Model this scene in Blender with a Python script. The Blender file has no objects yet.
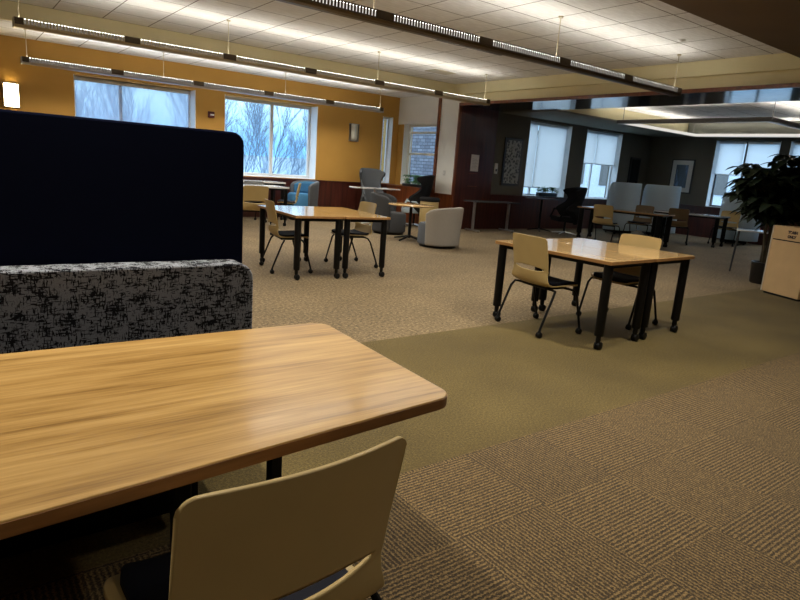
import bpy, bmesh, math, random
from mathutils import Vector, Matrix
import numpy as np
random.seed(7)
S = bpy.context.scene
C = S.collection
PI = math.pi

# ------------------------------------------------------------------ materials
def new_mat(name):
    m = bpy.data.materials.new(name); m.use_nodes = True
    nt = m.node_tree; nt.nodes.clear()
    out = nt.nodes.new('ShaderNodeOutputMaterial')
    return m, nt, out

class N:
    """tiny node helper"""
    def __init__(s, nt): s.nt = nt
    def __call__(s, t, **kw):
        n = s.nt.nodes.new('ShaderNode' + t)
        for k, v in kw.items():
            if k == 'ins':
                for a, b in v.items():
                    if isinstance(b, bpy.types.NodeSocket): s.nt.links.new(b, n.inputs[a])
                    else: n.inputs[a].default_value = b
            else: setattr(n, k, v)
        return n
    def math(s, op, a, b=0.0, c=None):
        ins = {0: a, 1: b}
        if c is not None: ins[2] = c
        return s('Math', operation=op, ins=ins).outputs[0]
    def mix(s, f, a, b):
        n = s('Mix', data_type='RGBA')
        for sock, v in ((n.inputs[0], f), (n.inputs[6], a), (n.inputs[7], b)):
            if isinstance(v, bpy.types.NodeSocket): s.nt.links.new(v, sock)
            else: sock.default_value = (*v, 1) if isinstance(v, tuple) and len(v) == 3 else v
        return n.outputs[2]
    def ramp(s, f, stops, interp='LINEAR'):
        n = s('ValToRGB'); s.nt.links.new(f, n.inputs[0])
        cr = n.color_ramp; cr.interpolation = interp
        while len(cr.elements) < len(stops): cr.elements.new(.5)
        for e, (p, c) in zip(cr.elements, stops): e.position = p; e.color = (*c, 1)
        return n.outputs[0]
    def pos(s, scale=(1, 1, 1), rot=(0, 0, 0)):
        tc = s('TexCoord'); mp = s('Mapping', ins={'Scale': scale, 'Rotation': rot})
        s.nt.links.new(tc.outputs['Object'], mp.inputs[0]); return mp.outputs[0]
    def noise(s, vec, scale, detail=3, rough=.5):
        n = s('TexNoise', ins={'Vector': vec, 'Scale': scale, 'Detail': detail, 'Roughness': rough}); return n.outputs[0]

def bsdf(n, out, color, rough=.5, metal=0, spec=.5, coat=0, bump=None, bstr=.2, bdist=.01):
    b = n('BsdfPrincipled', ins={'Roughness': rough, 'Metallic': metal, 'Specular IOR Level': spec, 'Coat Weight': coat, 'Coat Roughness': .12})
    if isinstance(color, bpy.types.NodeSocket): n.nt.links.new(color, b.inputs['Base Color'])
    else: b.inputs['Base Color'].default_value = (*color, 1)
    if bump is not None:
        bp = n('Bump', ins={'Strength': bstr, 'Distance': bdist, 'Height': bump}); n.nt.links.new(bp.outputs[0], b.inputs['Normal'])
    n.nt.links.new(b.outputs[0], out.inputs[0]); return b

def M(name, col, rough=.5, metal=0, spec=.5, coat=0, var=.08, scale=8., bump=0):
    m, nt, out = new_mat(name); n = N(nt)
    f = n.noise(n.pos(), scale)
    lo = tuple(max(0, c * (1 - var)) for c in col); hi = tuple(min(1, c * (1 + var)) for c in col)
    c = n.ramp(f, [(.3, lo), (.7, hi)])
    bsdf(n, out, c, rough, metal, spec, coat, bump=n.noise(n.pos(), scale * 20) if bump else None, bstr=bump)
    return m

def wood(name, dark, mid, light, axis=0, rough=.3, coat=.3, scale=1.0, spec=.5):
    m, nt, out = new_mat(name); n = N(nt)
    sc = [14., 14., 14.]; sc[axis] = .9
    f1 = n.noise(n.pos(tuple(x * scale for x in sc)), 1.0, 5, .6)
    sc2 = [60., 60., 60.]; sc2[axis] = 1.6
    f2 = n.noise(n.pos(tuple(x * scale for x in sc2)), 1.0, 3, .6)
    f = n.math('ADD', n.math('MULTIPLY', f1, .65), n.math('MULTIPLY', f2, .35))
    c = n.ramp(f, [(.33, dark), (.48, mid), (.66, light)])
    bsdf(n, out, c, rough, 0, spec, coat)
    return m

def emit(name, col, strength):
    m, nt, out = new_mat(name); n = N(nt)
    f = n.noise(n.pos(), 3.)
    c = n.mix(f, tuple(x * .97 for x in col), col)
    e = n('Emission', ins={'Color': c, 'Strength': strength}); nt.links.new(e.outputs[0], out.inputs[0]); return m

def carpet_mat():
    m, nt, out = new_mat('floor_carpet'); n = N(nt)
    tc = n('TexCoord'); sp = n('SeparateXYZ'); nt.links.new(tc.outputs['Object'], sp.inputs[0])
    X, Y = sp.outputs[0], sp.outputs[1]
    T = .508
    tx = n.math('DIVIDE', n.math('ADD', X, .03), T); ty = n.math('DIVIDE', n.math('ADD', Y, .05 + .508), T)
    par = n.math('FLOORED_MODULO', n.math('ADD', n.math('FLOOR', tx), n.math('FLOOR', ty)), 2.0)
    # ribs, quarter turned from tile to tile
    rib = lambda s: n.math('SINE', n.math('MULTIPLY', s, 2 * PI / .019))
    wob = n.math('MULTIPLY', n.math('SUBTRACT', n.noise(tc.outputs['Object'], 90., 2), .5), .022)
    rx = rib(n.math('ADD', X, wob)); ry = rib(n.math('ADD', Y, wob))
    mx = n('Mix', data_type='FLOAT'); nt.links.new(par, mx.inputs[0]); nt.links.new(rx, mx.inputs[2]); nt.links.new(ry, mx.inputs[3])
    rib_f = n.math('MULTIPLY_ADD', mx.outputs[0], .5, .5)
    grain = n.noise(tc.outputs['Object'], 120., 3, .8)
    fr = n.math('ADD', n.math('MULTIPLY', rib_f, .23), n.math('MULTIPLY', grain, .85))
    tilev = n('TexWhiteNoise', noise_dimensions='2D'); cv = n('CombineXYZ'); nt.links.new(n.math('FLOOR', tx), cv.inputs[0]); nt.links.new(n.math('FLOOR', ty), cv.inputs[1]); nt.links.new(cv.outputs[0], tilev.inputs['Vector'])
    ribbed = n.ramp(fr, [(.35, (.010, .006, .002)), (.53, (.074, .045, .015)), (.72, (.29, .190, .075))])
    tv = n.math('MULTIPLY_ADD', tilev.outputs[0], .16, .92)
    ribbed = n.mix(1.0, ribbed, ribbed)
    hs = n('HueSaturation', ins={'Color': ribbed}); nt.links.new(tv, hs.inputs['Value'])
    ribbed = hs.outputs[0]
    g2 = n.noise(tc.outputs['Object'], 80., 4, .8); g3 = n.noise(tc.outputs['Object'], 1.4, 2)
    plain = n.ramp(n.math('ADD', n.math('MULTIPLY', g2, .8), n.math('MULTIPLY', g3, .2)), [(.36, (.042, .027, .005)), (.5, (.102, .070, .016)), (.64, (.180, .127, .036))])
    g4 = n.noise(tc.outputs['Object'], 34., 5, .8)
    tan = n.ramp(n.math('ADD', n.math('MULTIPLY', g4, .9), n.math('MULTIPLY', g3, .1)), [(.37, (.055, .036, .015)), (.5, (.165, .115, .055)), (.63, (.38, .28, .15))])
    # the plain aisle runs along x between y = 2.0 and y = 3.85
    aisle = n.math('MULTIPLY', n.math('GREATER_THAN', Y, 2.0), n.math('LESS_THAN', Y, 3.85))
    aisle2 = n.math('MULTIPLY', aisle, 1.0)
    far = n.math('GREATER_THAN', Y, 3.85)
    c = n.mix(far, ribbed, tan); c = n.mix(aisle2, c, plain)
    hgt = n.mix(aisle2, n.mix(far, fr, g4), g2)
    b = bsdf(n, out, c, .85, 0, .3, 0, bump=hgt, bstr=.5, bdist=.006)
    b.inputs['Sheen Weight'].default_value = .08; b.inputs['Sheen Roughness'].default_value = .5
    return m

def tile_mat():
    m, nt, out = new_mat('ceiling_tile'); n = N(nt)
    tc = n('TexCoord'); sp = n('SeparateXYZ'); nt.links.new(tc.outputs['Object'], sp.inputs[0])
    def line(v, off, step, w):
        f = n.math('FLOORED_MODULO', n.math('DIVIDE', n.math('SUBTRACT', v, off), step), 1.0)
        d = n.math('MULTIPLY', n.math('MINIMUM', f, n.math('SUBTRACT', 1.0, f)), step)
        return n.math('LESS_THAN', d, w)
    g = n.math('MAXIMUM', line(sp.outputs[0], 1.47, .69, .007), line(sp.outputs[1], 4.29, .69, .007))
    f = n.noise(n.pos((2, 9, 1)), 3., 4)
    base = n.ramp(f, [(.3, (.72, .705, .67)), (.7, (.85, .84, .81))])
    c = n.mix(g, base, (.16, .13, .10))
    bsdf(n, out, c, .9, 0, .1, 0, bump=n.noise(n.pos(), 120.), bstr=.15)
    return m

def fabric_pattern():
    m, nt, out = new_mat('crosshatch_upholstery'); n = N(nt)
    a = n.noise(n.pos((36, 36, 170)), 1.0, 2, .6)
    b = n.noise(n.pos((170, 170, 36)), 1.0, 2, .6)
    blob = n.noise(n.pos((17, 17, 22)), 1.0, 2, .6)
    hair = n.math('MAXIMUM', a, b)
    s = n.math('ADD', n.math('MULTIPLY', hair, .75), n.math('MULTIPLY', blob, .36))
    k = n.ramp(s, [(.592, (0, 0, 0)), (.612, (1, 1, 1))])
    weave = n.noise(n.pos((300, 300, 300)), 1.0, 2)
    grey = n.ramp(weave, [(.3, (.18, .19, .215)), (.7, (.30, .312, .345))])
    c = n.mix(k, grey, (.008, .008, .012))
    bsdf(n, out, c, .9, 0, .2, 0, bump=weave, bstr=.2)
    return m

def brick_mat():
    m, nt, out = new_mat('pale_brick'); n = N(nt)
    tc = n('TexCoord'); sp = n('SeparateXYZ'); nt.links.new(tc.outputs['Object'], sp.inputs[0])
    cv = n('CombineXYZ'); nt.links.new(n.math('ADD', sp.outputs[0], sp.outputs[1]), cv.inputs[0]); nt.links.new(sp.outputs[2], cv.inputs[1])
    b = n('TexBrick', ins={'Vector': cv.outputs[0], 'Color1': (.13, .13, .155, 1), 'Color2': (.24, .24, .27, 1), 'Mortar': (.075, .075, .09, 1), 'Scale': 1.0, 'Mortar Size': .018, 'Brick Width': .33, 'Row Height': .135})
    bsdf(n, out, b.outputs[0], .9); return m

def glass_mat():
    m, nt, out = new_mat('window_glass'); n = N(nt)
    t = n('BsdfTransparent', ins={'Color': (.93, .96, .98, 1)}); g = n('BsdfGlossy', ins={'Roughness': .02})
    fr = n('Fresnel', ins={'IOR': 1.35}); f = n.math('MULTIPLY_ADD', n.noise(n.pos(), 2.), .01, 0.0)
    mx = n('MixShader'); front = n.math('SUBTRACT', 1.0, n('NewGeometry').outputs['Backfacing']); nt.links.new(n.math('MULTIPLY', n.math('ADD', fr.outputs[0], f), front), mx.inputs[0]); nt.links.new(t.outputs[0], mx.inputs[1]); nt.links.new(g.outputs[0], mx.inputs[2])
    nt.links.new(mx.outputs[0], out.inputs[0]); return m

def shade_mat(name, open_=.16, col=(.92, .91, .90)):
    m, nt, out = new_mat(name); n = N(nt)
    w = n.noise(n.pos((400, 400, 400)), 1.0, 1); c = n.ramp(w, [(.3, tuple(x * .92 for x in col)), (.7, col)])
    d = n('BsdfDiffuse', ins={'Color': c}); t = n('BsdfTranslucent', ins={'Color': c}); tr = n('BsdfTransparent')
    m1 = n('MixShader', ins={0: .84}); nt.links.new(d.outputs[0], m1.inputs[1]); nt.links.new(t.outputs[0], m1.inputs[2])
    m2 = n('MixShader', ins={0: open_}); nt.links.new(m1.outputs[0], m2.inputs[1]); nt.links.new(tr.outputs[0], m2.inputs[2])
    nt.links.new(m2.outputs[0], out.inputs[0]); return m

def mosaic_mat():
    m, nt, out = new_mat('mosaic_print'); n = N(nt)
    v = n('TexVoronoi', ins={'Vector': n.pos(), 'Scale': 13.}); f = n.noise(n.pos(), 28., 3)
    s = n.math('ADD', n.math('MULTIPLY', v.outputs[0], .6), n.math('MULTIPLY', f, .5))
    c = n.ramp(s, [(.38, (.012, .012, .011)), (.48, (.13, .125, .105)), (.60, (.38, .36, .30))]); bsdf(n, out, c, .5); return m

def stripes_art():
    m, nt, out = new_mat('night_street_print'); n = N(nt)
    f = n.noise(n.pos((1, 11, 2.2)), 1.0, 3)
    c = n.ramp(f, [(.45, (.004, .005, .008)), (.56, (.012, .02, .04)), (.64, (.08, .13, .24)), (.7, (.01, .015, .03))]); bsdf(n, out, c, .3); return m

MAT = dict(
    carpet=carpet_mat(), tile=tile_mat(), pattern=fabric_pattern(), brick=brick_mat(), glass=glass_mat(),
    shade=shade_mat('roller_shade_cloth', .10), sheer=shade_mat('solar_screen_cloth', .62, (.55, .57, .66)),
    mosaic=mosaic_mat(), streetart=stripes_art(),
    orange=M('ochre_wall_paint', (.50, .275, .062), .7, spec=.25, var=.04, scale=2),
    cream=M('cream_bulkhead_paint', (.76, .68, .42), .75, spec=.2, var=.03, scale=2),
    white_paint=M('white_paint', (.84, .83, .78), .6, var=.03, scale=2),
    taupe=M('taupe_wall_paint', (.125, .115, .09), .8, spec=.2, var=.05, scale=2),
    soffit=M('brown_soffit_paint', (.17, .125, .08), .8, spec=.15, var=.04, scale=2),
    soffit2=M('grey_green_soffit_paint', (.20, .20, .165), .8, spec=.2, var=.04, scale=2),
    cherry=wood('cherry_wainscot', (.030, .006, .004), (.060, .013, .008), (.095, .022, .012), axis=2, rough=.35, coat=.3),
    cherry_warm=wood('cherry_trim', (.09, .022, .008), (.17, .045, .014), (.26, .075, .022), axis=2, rough=.35, coat=.3),
    varnish=M('varnished_dark_wood', (.02, .012, .009), .12, spec=.6, coat=.0, var=.2),
    oak=wood('oak_laminate', (.195, .098, .022), (.39, .225, .066), (.55, .345, .122), axis=0, rough=.30, coat=.2, scale=1.9),
    oak_edge=wood('oak_edge_band', (.12, .045, .012), (.20, .085, .024), (.28, .13, .04), axis=0, rough=.4, coat=.1),
    maple=wood('maple_laminate', (.42, .255, .105), (.54, .345, .15), (.64, .44, .21), axis=1, rough=.07, coat=.0, spec=.75),
    maple_edge=wood('maple_edge_band', (.20, .095, .03), (.30, .15, .05), (.38, .2, .07), axis=1, rough=.4, coat=.1),
    white_top=M('white_laminate', (.70, .70, .70), .15, coat=.4, var=.02),
    black=M('black_powder_coat', (.004, .004, .0045), .45, spec=.22),
    caster=M('black_caster_rubber', (.004, .004, .004), .5, spec=.25),
    shell=M('tan_chair_plastic', (.43, .310, .128), .42, spec=.35, var=.03),
    shell_grey=M('grey_chair_plastic', (.20, .20, .20), .42, spec=.35, var=.03),
    shell_brown=M('brown_chair_plastic', (.20, .135, .07), .42, spec=.35, var=.03),
    navy=M('navy_upholstery', (.0016, .0026, .010), .95, spec=.05, var=.25, scale=200, bump=.05),
    navy_seat=M('navy_seat_pad', (.0022, .0032, .010), .85, spec=.3, var=.2, scale=200, bump=.1),
    grey_dark=M('charcoal_upholstery', (.055, .056, .060), .9, spec=.2, var=.2, scale=200, bump=.15),
    grey_mid=M('grey_upholstery', (.10, .108, .122), .9, spec=.2, var=.2, scale=200, bump=.15),
    grey_light=M('light_grey_upholstery', (.36, .335, .30), .9, spec=.2, var=.15, scale=200, bump=.15),
    blue_seat=M('blue_upholstery', (.05, .17, .32), .8, spec=.2, var=.15, scale=200, bump=.1),
    lounge=M('pale_blue_grey_felt', (.46, .56, .64), .9, spec=.2, var=.12, scale=150, bump=.1),
    black_cloth=M('black_upholstery', (.012, .012, .014), .9, spec=.2, var=.2, scale=200),
    silver=M('brushed_silver', (.62, .63, .64), .3, metal=.9, var=.05),
    alu=M('window_aluminium', (.76, .78, .80), .4, metal=.2, var=.04),
    dark_alu=M('dark_anodised_frame', (.16, .15, .14), .4, metal=.3, var=.06),
    reveal=M('white_reveal_paint', (.80, .82, .84), .5, var=.02),
    fixture=M('bronze_fixture_metal', (.10, .075, .05), .35, metal=.5, var=.08),
    fixture_cream=M('champagne_fixture_metal', (.55, .48, .33), .35, metal=.4, var=.05),
    fixture_grey=M('grey_fixture_metal', (.42, .41, .42), .35, metal=.4, var=.05),
    leaf=M('dark_green_leaf', (.012, .020, .009), .5, spec=.3, var=.4, scale=20),
    leaf2=M('green_leaf', (.07, .20, .045), .5, var=.4, scale=30),
    stem=M('plant_stem', (.06, .045, .025), .8, var=.2),
    pot=M('dark_ceramic_pot', (.008, .008, .009), .3, coat=.2, var=.2),
    soil=M('potting_soil', (.02, .014, .01), .95, var=.4, scale=60),
    bin=M('tan_laminate', (.55, .375, .19), .5, spec=.3, var=.04, scale=6),
    bin_edge=M('pale_edge_band', (.62, .58, .50), .5, var=.04),
    ink=M('dark_ink', (.02, .006, .006), .6),
    paper=M('white_paper', (.62, .60, .58), .8, var=.03),
    red=M('dark_red_plastic', (.10, .010, .012), .4, var=.1),
    frame_black=M('black_picture_frame', (.012, .010, .009), .35, var=.2),
    mat_board=M('cream_mat_board', (.62, .60, .56), .8, var=.03),
    sign=M('off_white_plate', (.66, .65, .62), .5, var=.03),
    bark=M('haze_blue_bark', (.19, .25, .33), .9, var=.2, scale=5),  # blue distance haze is put into the bark colour
    sky_tinted_ground=M('winter_ground', (.25, .33, .41), .9, var=.1, scale=.5),  # blue sky light is tinted into the ground colour
    house=M('pale_render', (.62, .66, .70), .9, var=.08),
    lamp_warm=emit('pendant_lamp', (1.0, .955, .865), 18.),
    glow_low=emit('side_diffuser_dim', (1.0, .93, .80), .16), glow_high=emit('side_diffuser_bright', (1.0, .95, .86), .75), ring_glow=emit('ring_diffuser', (1.0, .95, .88), .65),
    lamp_cool=emit('ring_lamp', (1.0, .94, .86), 24.),
    sconce=emit('sconce_glass_lit', (1.0, .80, .42), 26.),
    sconce_off=M('frosted_glass_unlit', (.62, .60, .52), .4, var=.03),
)

# ------------------------------------------------------------------ mesh helpers
class B:
    def __init__(s): s.bm = bmesh.new()
    def box(s, x0, x1, y0, y1, z0, z1, mtx=None):
        x0, x1 = sorted((x0, x1)); y0, y1 = sorted((y0, y1)); z0, z1 = sorted((z0, z1))
        v = [s.bm.verts.new((mtx @ Vector(p)) if mtx else p) for p in
             ((x0, y0, z0), (x1, y0, z0), (x1, y1, z0), (x0, y1, z0), (x0, y0, z1), (x1, y0, z1), (x1, y1, z1), (x0, y1, z1))]
        for f in ((3, 2, 1, 0), (4, 5, 6, 7), (0, 1, 5, 4), (1, 2, 6, 5), (2, 3, 7, 6), (3, 0, 4, 7)): s.bm.faces.new([v[i] for i in f])
        return s
    def prism(s, pts, z0, z1, mtx=None):
        """outline in xy extruded z0..z1"""
        f = lambda p, z: (mtx @ Vector((p[0], p[1], z))) if mtx else Vector((p[0], p[1], z))
        a = [s.bm.verts.new(f(p, z0)) for p in pts]; b = [s.bm.verts.new(f(p, z1)) for p in pts]
        n = len(pts)
        s.bm.faces.new(a[::-1]); s.bm.faces.new(b)
        for i in range(n): s.bm.faces.new((a[i], a[(i + 1) % n], b[(i + 1) % n], b[i]))
        return s
    def lathe(s, prof, c=(0, 0), seg=24, mtx=None):
        rings = []
        for r, z in prof:
            ring = []
            for i in range(seg):
                t = 2 * PI * i / seg; p = Vector((c[0] + max(r, 1e-4) * math.cos(t), c[1] + max(r, 1e-4) * math.sin(t), z))
                ring.append(s.bm.verts.new(mtx @ p if mtx else p))
            rings.append(ring)
        for a, b in zip(rings, rings[1:]):
            for i in range(seg): s.bm.faces.new((a[i], a[(i + 1) % seg], b[(i + 1) % seg], b[i]))
        s.bm.faces.new(rings[0][::-1]); s.bm.faces.new(rings[-1])
        return s
    def tube(s, pts, r, seg=8, r1=None):
        pts = [Vector(p) for p in pts]; rings = []; n = len(pts)
        up = Vector((0, 0, 1))
        prev = None
        for i, p in enumerate(pts):
            d = (pts[min(i + 1, n - 1)] - pts[max(i - 1, 0)]).normalized()
            a = prev if prev is not None else (Vector((1, 0, 0)) if abs(d.z) > .9 else up)
            x = (a - d * a.dot(d)); x = x.normalized() if x.length > 1e-6 else d.orthogonal().normalized()
            y = d.cross(x); prev = x
            rr = r if r1 is None else r + (r1 - r) * i / max(1, n - 1)
            rings.append([s.bm.verts.new(p + x * rr * math.cos(2 * PI * k / seg) + y * rr * math.sin(2 * PI * k / seg)) for k in range(seg)])
        for a, b in zip(rings, rings[1:]):
            for i in range(seg): s.bm.faces.new((a[i], a[(i + 1) % seg], b[(i + 1) % seg], b[i]))
        s.bm.faces.new(rings[0][::-1]); s.bm.faces.new(rings[-1])
        return s
    def grid(s, fn, nu, nv, keep=None, wrap=False):
        V = [[s.bm.verts.new(fn(i / nu, j / nv)) for j in range(nv + 1)] for i in range(nu + 1)]
        for i in range(nu):
            for j in range(nv):
                if keep is None or keep((i + .5) / nu, (j + .5) / nv):
                    s.bm.faces.new((V[i][j], V[i + 1][j], V[i + 1][j + 1], V[i][j + 1]))
        loose = [v for v in s.bm.verts if not v.link_faces]
        bmesh.ops.delete(s.bm, geom=loose, context='VERTS')
        return s
    def obj(s, name, mat, parent=None, smooth=True, bev=0, seg=2, solid=0, sub=0, off=0, angle=40):
        bmesh.ops.recalc_face_normals(s.bm, faces=s.bm.faces)
        me = bpy.data.meshes.new(name); s.bm.to_mesh(me); s.bm.free()
        me.materials.append(MAT[mat] if isinstance(mat, str) else mat)
        if smooth:
            for p in me.polygons: p.use_smooth = True
            try: me.set_sharp_from_angle(angle=math.radians(angle))
            except Exception: pass
        o = bpy.data.objects.new(name, me); C.objects.link(o)
        if parent is not None: o.parent = parent
        if solid:
            m = o.modifiers.new('thickness', 'SOLIDIFY'); m.thickness = solid; m.offset = off
        if bev:
            m = o.modifiers.new('bevel', 'BEVEL'); m.width = bev; m.segments = seg; m.limit_method = 'ANGLE'; m.angle_limit = math.radians(50)
        if sub:
            m = o.modifiers.new('sub', 'SUBSURF'); m.levels = sub; m.render_levels = sub
        return o

def tag(o, label, cat, group=None, kind=None):
    o['label'] = label; o['category'] = cat
    if group: o['group'] = group
    if kind: o['kind'] = kind
    return o
def thing(name, label, cat, loc=(0, 0, 0), rz=0, group=None):
    o = bpy.data.objects.new(name, None); C.objects.link(o); o.empty_display_size = .1
    o.location = loc; o.rotation_euler = (0, 0, rz); return tag(o, label, cat, group)
def dup(root, loc, rz, label=None, group=None, scale=None):
    r = root.copy(); C.objects.link(r); r.location = loc; r.rotation_euler = (0, 0, rz)
    if scale: r.scale = scale
    if label: r['label'] = label
    if group: r['group'] = group
    for ch in list(root.children):
        c = ch.copy(); C.objects.link(c); c.parent = r
        for g in list(ch.children):
            d = g.copy(); C.objects.link(d); d.parent = c
    return r
def structure(o, label, cat):
    o['kind'] = 'structure'; return tag(o, label, cat)
R = math.radians
def rounded(pts, r, n=5):
    out = []
    m = len(pts)
    for i in range(m):
        p = Vector(pts[i]); a = (Vector(pts[i - 1]) - p); b = (Vector(pts[(i + 1) % m]) - p)
        ua, ub = a.normalized(), b.normalized(); ang = ua.angle(ub)
        rr = r[i] if isinstance(r, (list, tuple)) else r
        d = rr / math.tan(ang / 2); c = p + (ua + ub).normalized() * (rr / math.sin(ang / 2))
        s0 = p + ua * d - c; s1 = p + ub * d - c
        a0 = math.atan2(s0.y, s0.x); a1 = math.atan2(s1.y, s1.x); da = (a1 - a0 + PI) % (2 * PI) - PI
        for k in range(n + 1):
            t = a0 + da * k / n; out.append((c.x + rr * math.cos(t), c.y + rr * math.sin(t)))
    return out
def catmull(P, t):
    n = len(P) - 1; x = min(max(t, 0), 1) * n; i = min(int(x), n - 1); f = x - i
    g = lambda k: np.array(P[min(max(k, 0), n)], float)
    a, b, c, d = g(i - 1), g(i), g(i + 1), g(i + 2)
    return .5 * (2 * b + (c - a) * f + (2 * a - 5 * b + 4 * c - d) * f * f + (3 * b - a - 3 * c + d) * f ** 3)

# ------------------------------------------------------------------ room shell
XW, YW, YD, XF = 9.8, 13.48, 11.1, 18.0
TRAY, PERIM, TRAY2, HEAD = 3.37, 3.18, 3.20, 2.92
structure(B().box(-5, 18.6, -5, 14.1, -.12, 0).obj('floor', 'carpet', smooth=False), 'carpet tile floor with ribbed brown, plain olive and flecked tan areas', 'floor')
cl = B()
cl.box(-5, XW, 3.65, 11.25, TRAY, TRAY + .1)
cl.box(-5, XW + .02, 11.3, YW, PERIM, PERIM + .1)
cl.box(11.25, 17, 2.6, 9.55, TRAY2, TRAY2 + .1)
structure(cl.obj('ceiling', 'tile', smooth=False), 'white acoustic tile ceiling with thin dark grid lines', 'ceiling')

def wall_boxes(b, axis, plane0, plane1, a0, a1, z0, z1, holes):
    """boxes of a wall with rectangular holes; axis 'x' runs along x at y = plane"""
    def add(p0, p1, q0, q1):
        if p1 - p0 < 1e-4 or q1 - q0 < 1e-4: return
        if axis == 'x': b.box(p0, p1, plane0, plane1, q0, q1)
        else: b.box(plane0, plane1, p0, p1, q0, q1)
    cur = a0
    for h0, h1, k0, k1 in sorted(holes):
        add(cur, h0, z0, z1); add(h0, h1, z0, k0); add(h0, h1, k1, z1); cur = h1
    add(cur, a1, z0, z1)
    return b
D = .42
W1 = (2.06, 4.38, .94, 2.68); W2 = (5.02, 7.34, .94, 2.68); W3 = (9.27, 9.60, .94, 2.66)
structure(wall_boxes(B(), 'x', YW, YW + D, -5, XW + .3, 0, 3.6, [W1, W2, W3]).obj('wall_left', 'orange', smooth=False), 'ochre painted long wall holding the wide windows', 'wall')
W4 = (11.86, 13.24, .94, 2.52)
b = wall_boxes(B(), 'y', XW, XW + .3, 11.80, YW + .42, 0, 3.6, [W4])
structure(b.obj('wall_back', 'orange', smooth=False), 'ochre end wall around the small window that faces a brick building', 'wall')
structure(B().box(XW - .03, XW + .02, 11.84, YW - .01, 2.50, PERIM).obj('trim_1', 'white_paint', smooth=False), 'off white boxed valance over the small brick view window', 'trim')
# white column at the end of the wide opening
b = B().box(XW - .02, XW + .05, 11.07, 11.74, .80, 3.3).box(XW + .05, XW + .34, 11.12, 11.74, .8, 3.3)
structure(b.obj('wall_column', 'white_paint', smooth=False), 'narrow white wall end beside the wide opening, with light switch', 'wall')
structure(B().box(XW - .04, XW + .34, 11.12, 11.80, 0, .80).box(XW - .04, XW + .02, 11.07, 11.12, 0, .80).box(XW - .06, XW + .015, 11.06, 11.80, .80, .83).obj('trim_2', 'cherry_warm', smooth=False), 'cherry wainscot block at the foot of the white wall end', 'trim')
structure(B().box(XW - .06, XW + .3, 11.74, 11.82, .8, 3.17).obj('trim_3', 'cherry_warm', smooth=False), 'reddish wood strip between small window and white wall end', 'trim')
structure(B().box(XW - .05, XW + .02, 11.03, 11.07, .0, 2.96).box(XW - .05, XW - .0, -1, 11.07, 2.90, 2.96).obj('trim_4', 'cherry_warm', smooth=False), 'reddish wood casing along side and top of the wide opening', 'trim')
# header over the opening with its polished underside
structure(B().box(XW, 11.25, -1, 11.07, 2.95, 3.6).obj('wall_header', 'cream', smooth=False), 'cream wall band above the wide opening', 'wall')
structure(B().box(XW, 11.25, -1, 11.07, 2.915, 2.95).obj('trim_5', 'varnish', smooth=False), 'dark varnished underside of the wide opening reflecting the far windows', 'trim')
structure(B().box(XW, XW + .3, -5, -1, 0, 3.6).obj('wall_end', 'orange', smooth=False), 'ochre end wall beyond the opening', 'wall')
# bulkheads
structure(B().box(-5, XW, 11.2, 11.32, 3.11, 3.6).obj('trim_6', 'cream', smooth=False), 'long cream bulkhead between tray ceiling and window side ceiling', 'trim')
structure(B().box(XW - .1, XW + .1, 3.5, 11.2, 3.145, 3.6).obj('trim_7', 'cream', smooth=False), 'cream bulkhead over the wide opening', 'trim')
structure(B().box(-5, XW + .0, -5, 3.65, 3.15, 3.6).obj('trim_8', 'soffit', smooth=False), 'low brown soffit at upper right', 'trim')
# second room
structure(B().box(XW + .02, 11.08, YD - .02, YD, 0, 2.92).obj('door_1', 'cherry', smooth=False), 'dark cherry wood panel wall with a paper notice', 'door')
WA = (12.30, 14.02, .88, 2.83); WB = (14.70, 16.42, .88, 2.83)
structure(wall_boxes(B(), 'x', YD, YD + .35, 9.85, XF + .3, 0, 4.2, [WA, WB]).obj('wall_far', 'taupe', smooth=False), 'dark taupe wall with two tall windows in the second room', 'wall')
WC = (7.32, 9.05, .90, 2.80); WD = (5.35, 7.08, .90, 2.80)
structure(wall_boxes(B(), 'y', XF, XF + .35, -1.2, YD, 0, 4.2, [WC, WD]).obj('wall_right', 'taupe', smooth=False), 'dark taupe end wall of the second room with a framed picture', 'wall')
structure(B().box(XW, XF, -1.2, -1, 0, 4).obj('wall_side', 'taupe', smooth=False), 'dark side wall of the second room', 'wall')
sf = B().box(11.25, XF, 9.42, YD, 2.89, 3.6).box(16.95, XF, 2.6, 9.42, 2.89, 3.6).box(11.25, XF, -1, 2.6, 2.89, 3.6)
structure(sf.obj('trim_9', 'soffit2', smooth=False), 'grey green soffit around the second room tray ceiling', 'trim')
structure(B().box(11.25, 16.95, 9.40, 9.425, 2.93, TRAY2).obj('trim_10', 'cream', smooth=False), 'cream fascia of the second room tray ceiling', 'trim')
structure(B().box(-5.2, -5, -5, 14, 0, 3.6).obj('wall_rear', 'orange', smooth=False), 'ochre wall at the near left end', 'wall')
structure(B().box(-5, XW, -5.2, -5, 0, 3.6).obj('wall_front', 'orange', smooth=False), 'ochre wall behind the booth seating', 'wall')
structure(B().box(-5, XW + .3, -5.2, 14.0, 3.6, 3.75).box(XW + .3, 18.6, -5.2, YD + .4, 3.9, 4.05).obj('trim_11', 'white_paint', smooth=False), 'roof slab over the rooms', 'trim')
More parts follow.
